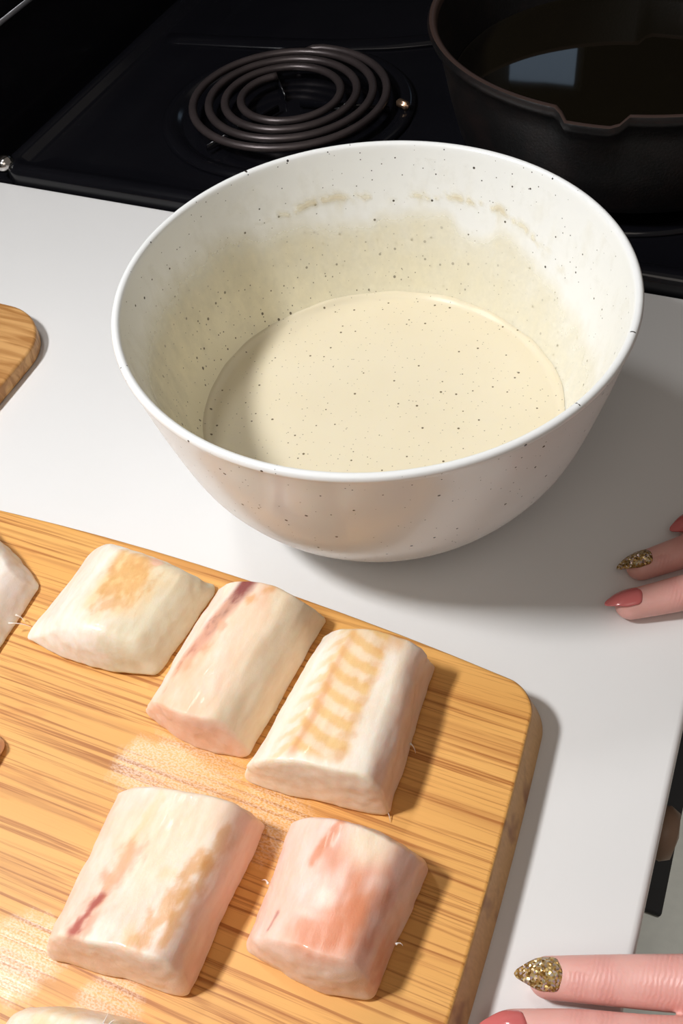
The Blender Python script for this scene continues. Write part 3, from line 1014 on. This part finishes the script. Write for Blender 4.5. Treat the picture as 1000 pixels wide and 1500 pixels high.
def nail(parent, tip, dip, r, mat, lab, length=0.0180, width=0.0058, over=0.0085, roll=0.0):
    """almond shaped plate on top of the last finger joint"""
    tip = Vector(tip); dip = Vector(dip)
    a = (tip - dip).normalized()
    s = a.cross(Vector((0, 0, 1))).normalized(); n = s.cross(a).normalized()
    q = Matrix.Rotation(roll, 3, a); s = q @ s; n = q @ n
    end = tip + a * (r * 0.95 + over - 0.003)
    vs, fs = [], []
    nu, nv = 16, 28
    for layer in (0, 1):
        for j in range(nv + 1):
            t = j / nv                      # 0 at the cuticle, 1 at the point
            wd = width * min(1.0, math.sqrt(max(0.0, 1 - (1 - min(t / 0.22, 1.0)) ** 2)) * 0.62 + 0.38) * (1 - sstep(0.42, 1.0, t) * 0.45) * math.sqrt(max(0.0, 1 - t ** 4))
            wd = max(wd, 0.0002)
            for i in range(nu + 1):
                x = (2 * i / nu - 1)
                along = -length * (1 - t) + (0.0012 * x * x * (1 - t) ** 3)
                up = r * 1.02 - (x * wd) ** 2 / (2 * 0.0062) * 1.05 - 0.0034 * t ** 2.2 + 0.0002 + 0.0008 * math.sin(math.pi * min(1.0, t * 1.2))
                up += 0.0003 - 0.0009 * (1 - sstep(0.0, 0.12, t)) - 0.0006 * layer
                vs.append(end + a * along + s * x * wd + n * up)
    w_ = nu + 1; off = w_ * (nv + 1)
    for j in range(nv):
        for i in range(nu):
            b = j * w_ + i
            fs.append([b, b + 1, b + w_ + 1, b + w_]); fs.append([off + b, off + b + w_, off + b + w_ + 1, off + b + 1])
    rim_ = [i for i in range(w_)] + [j * w_ + nu for j in range(1, nv + 1)] + [nv * w_ + i for i in range(nu - 1, -1, -1)] + [j * w_ for j in range(nv - 1, 0, -1)]
    for k in range(len(rim_)):
        p, q2 = rim_[k], rim_[(k + 1) % len(rim_)]
        fs.append([p, off + p, off + q2, q2])
    o = mesh_obj('fingernail', vs, fs, mat, parent)
    if lab: o['label'] = lab
    return o


R5 = lambda a: [(0.0070 * a, 0.0062 * a), (0.0080 * a, 0.0070 * a), (0.0090 * a, 0.0083 * a), (0.0100 * a, 0.0100 * a), (0.0105 * a, 0.0110 * a)]


def local(l, o): return [tuple(c - q for c, q in zip(p, o)) for p in l]


# hand near the cutting board: index and middle finger in view, thumb tucked past the edge
HO = (0.235, -0.215, 0.0)
lo = [
    ([(0.1465, -0.2222, .0068), (0.1650, -0.2166, .0095), (0.1870, -0.2102, .0130), (0.2270, -0.2000, .0250), (0.255, -0.200, .026)], R5(1.06)),
    ([(0.1395, -0.2436, .0066), (0.1615, -0.2370, .0095), (0.1875, -0.2312, .0140), (0.2290, -0.2205, .0270), (0.258, -0.213, .027)], R5(1.04)),
    ([(0.1560, -0.2580, .0066), (0.1740, -0.2520, .0095), (0.1960, -0.2455, .0140), (0.2320, -0.2370, .0260), (0.260, -0.228, .026)], R5(1.0)),
    ([(0.1800, -0.2740, .0062), (0.1940, -0.2690, .0085), (0.2100, -0.2635, .0120), (0.2380, -0.2530, .0230), (0.262, -0.242, .025)], R5(0.88)),
    ([(0.2130, -0.1620, -.006), (0.2250, -0.1690, -.003), (0.2400, -0.1780, .004), (0.2680, -0.1930, .016), (0.285, -0.203, .022)], R5(1.15)),
]
palm = [([(0.232, -0.222, .024), (0.255, -0.220, .026), (0.285, -0.214, .027), (0.310, -0.208, .028), (0.350, -0.198, .032), (0.430, -0.178, .045)],
         [(0.034, 0.010), (0.039, 0.013), (0.036, 0.015), (0.029, 0.016), (0.026, 0.020), (0.033, 0.030)])]
hand_lo = make_hand('hand', (HO[0], HO[1], T), [(local(p, HO), r) for p, r in lo], [(local(p, HO), r) for p, r in palm],
                    'hand beside the cutting board, glitter nail pointing at its edge')
L0 = [local(p, HO) for p, r in lo]
nail(hand_lo, L0[0][0], L0[0][1], 0.0066, M['glitter'], 'gold glitter fingernail')
nail(hand_lo, L0[1][0], L0[1][1], 0.0065, M['pink'], 'glossy pink fingernail')
nail(hand_lo, L0[2][0], L0[2][1], 0.0062, M['pink'], 'glossy pink fingernail')
nail(hand_lo, L0[3][0], L0[3][1], 0.0055, M['pink'], 'glossy pink fingernail', width=0.0052)
nail(hand_lo, L0[4][0], L0[4][1], 0.0070, M['pink'], 'glossy pink fingernail')

# hand near the bowl
HU = (0.225, 0.010, 0.0)
up = [
    ([(0.1405, -0.0530, .0066), (0.1580, -0.0430, .0090), (0.1790, -0.0310, .0130), (0.2150, -0.0100, .0260), (0.243, 0.004, .027)], R5(1.04)),
    ([(0.1405, -0.0300, .0066), (0.1575, -0.0175, .0095), (0.1780, -0.0030, .0140), (0.2130, 0.0110, .0270), (0.243, 0.018, .027)], R5(1.0)),
    ([(0.1585, 0.0015, .0066), (0.1735, 0.0120, .0095), (0.1910, 0.0235, .0140), (0.2190, 0.0310, .0260), (0.246, 0.032, .026)], R5(0.97)),
    ([(0.1850, 0.0270, .0062), (0.1970, 0.0350, .0085), (0.2110, 0.0430, .0120), (0.2290, 0.0480, .0230), (0.250, 0.045, .025)], R5(0.86)),
    ([(0.2350, -0.0430, -.006), (0.2450, -0.0350, -.003), (0.2560, -0.0250, .004), (0.2680, -0.0110, .016), (0.278, 0.000, .022)], R5(1.15)),
]
palm2 = [([(0.219, 0.018, .024), (0.243, 0.022, .026), (0.272, 0.029, .027), (0.296, 0.036, .028), (0.336, 0.049, .032), (0.415, 0.078, .045)],
          [(0.033, 0.010), (0.039, 0.013), (0.036, 0.015), (0.029, 0.016), (0.026, 0.020), (0.033, 0.030)])]
hand_up = make_hand('hand', (HU[0], HU[1], T), [(local(p, HU), r) for p, r in up], [(local(p, HU), r) for p, r in palm2],
                    'hand on the bare worktop beside the mixing bowl')
U0 = [local(p, HU) for p, r in up]
nail(hand_up, U0[0][0], U0[0][1], 0.0065, M['pink'], 'glossy pink fingernail', roll=0.30)
nail(hand_up, U0[1][0], U0[1][1], 0.0062, M['glitter'], 'gold glitter fingernail', roll=0.40)
nail(hand_up, U0[2][0], U0[2][1], 0.0060, M['pink'], 'glossy pink fingernail')
nail(hand_up, U0[3][0], U0[3][1], 0.0054, M['pink'], 'glossy pink fingernail', width=0.0052)
nail(hand_up, U0[4][0], U0[4][1], 0.0070, M['pink'], 'glossy pink fingernail')
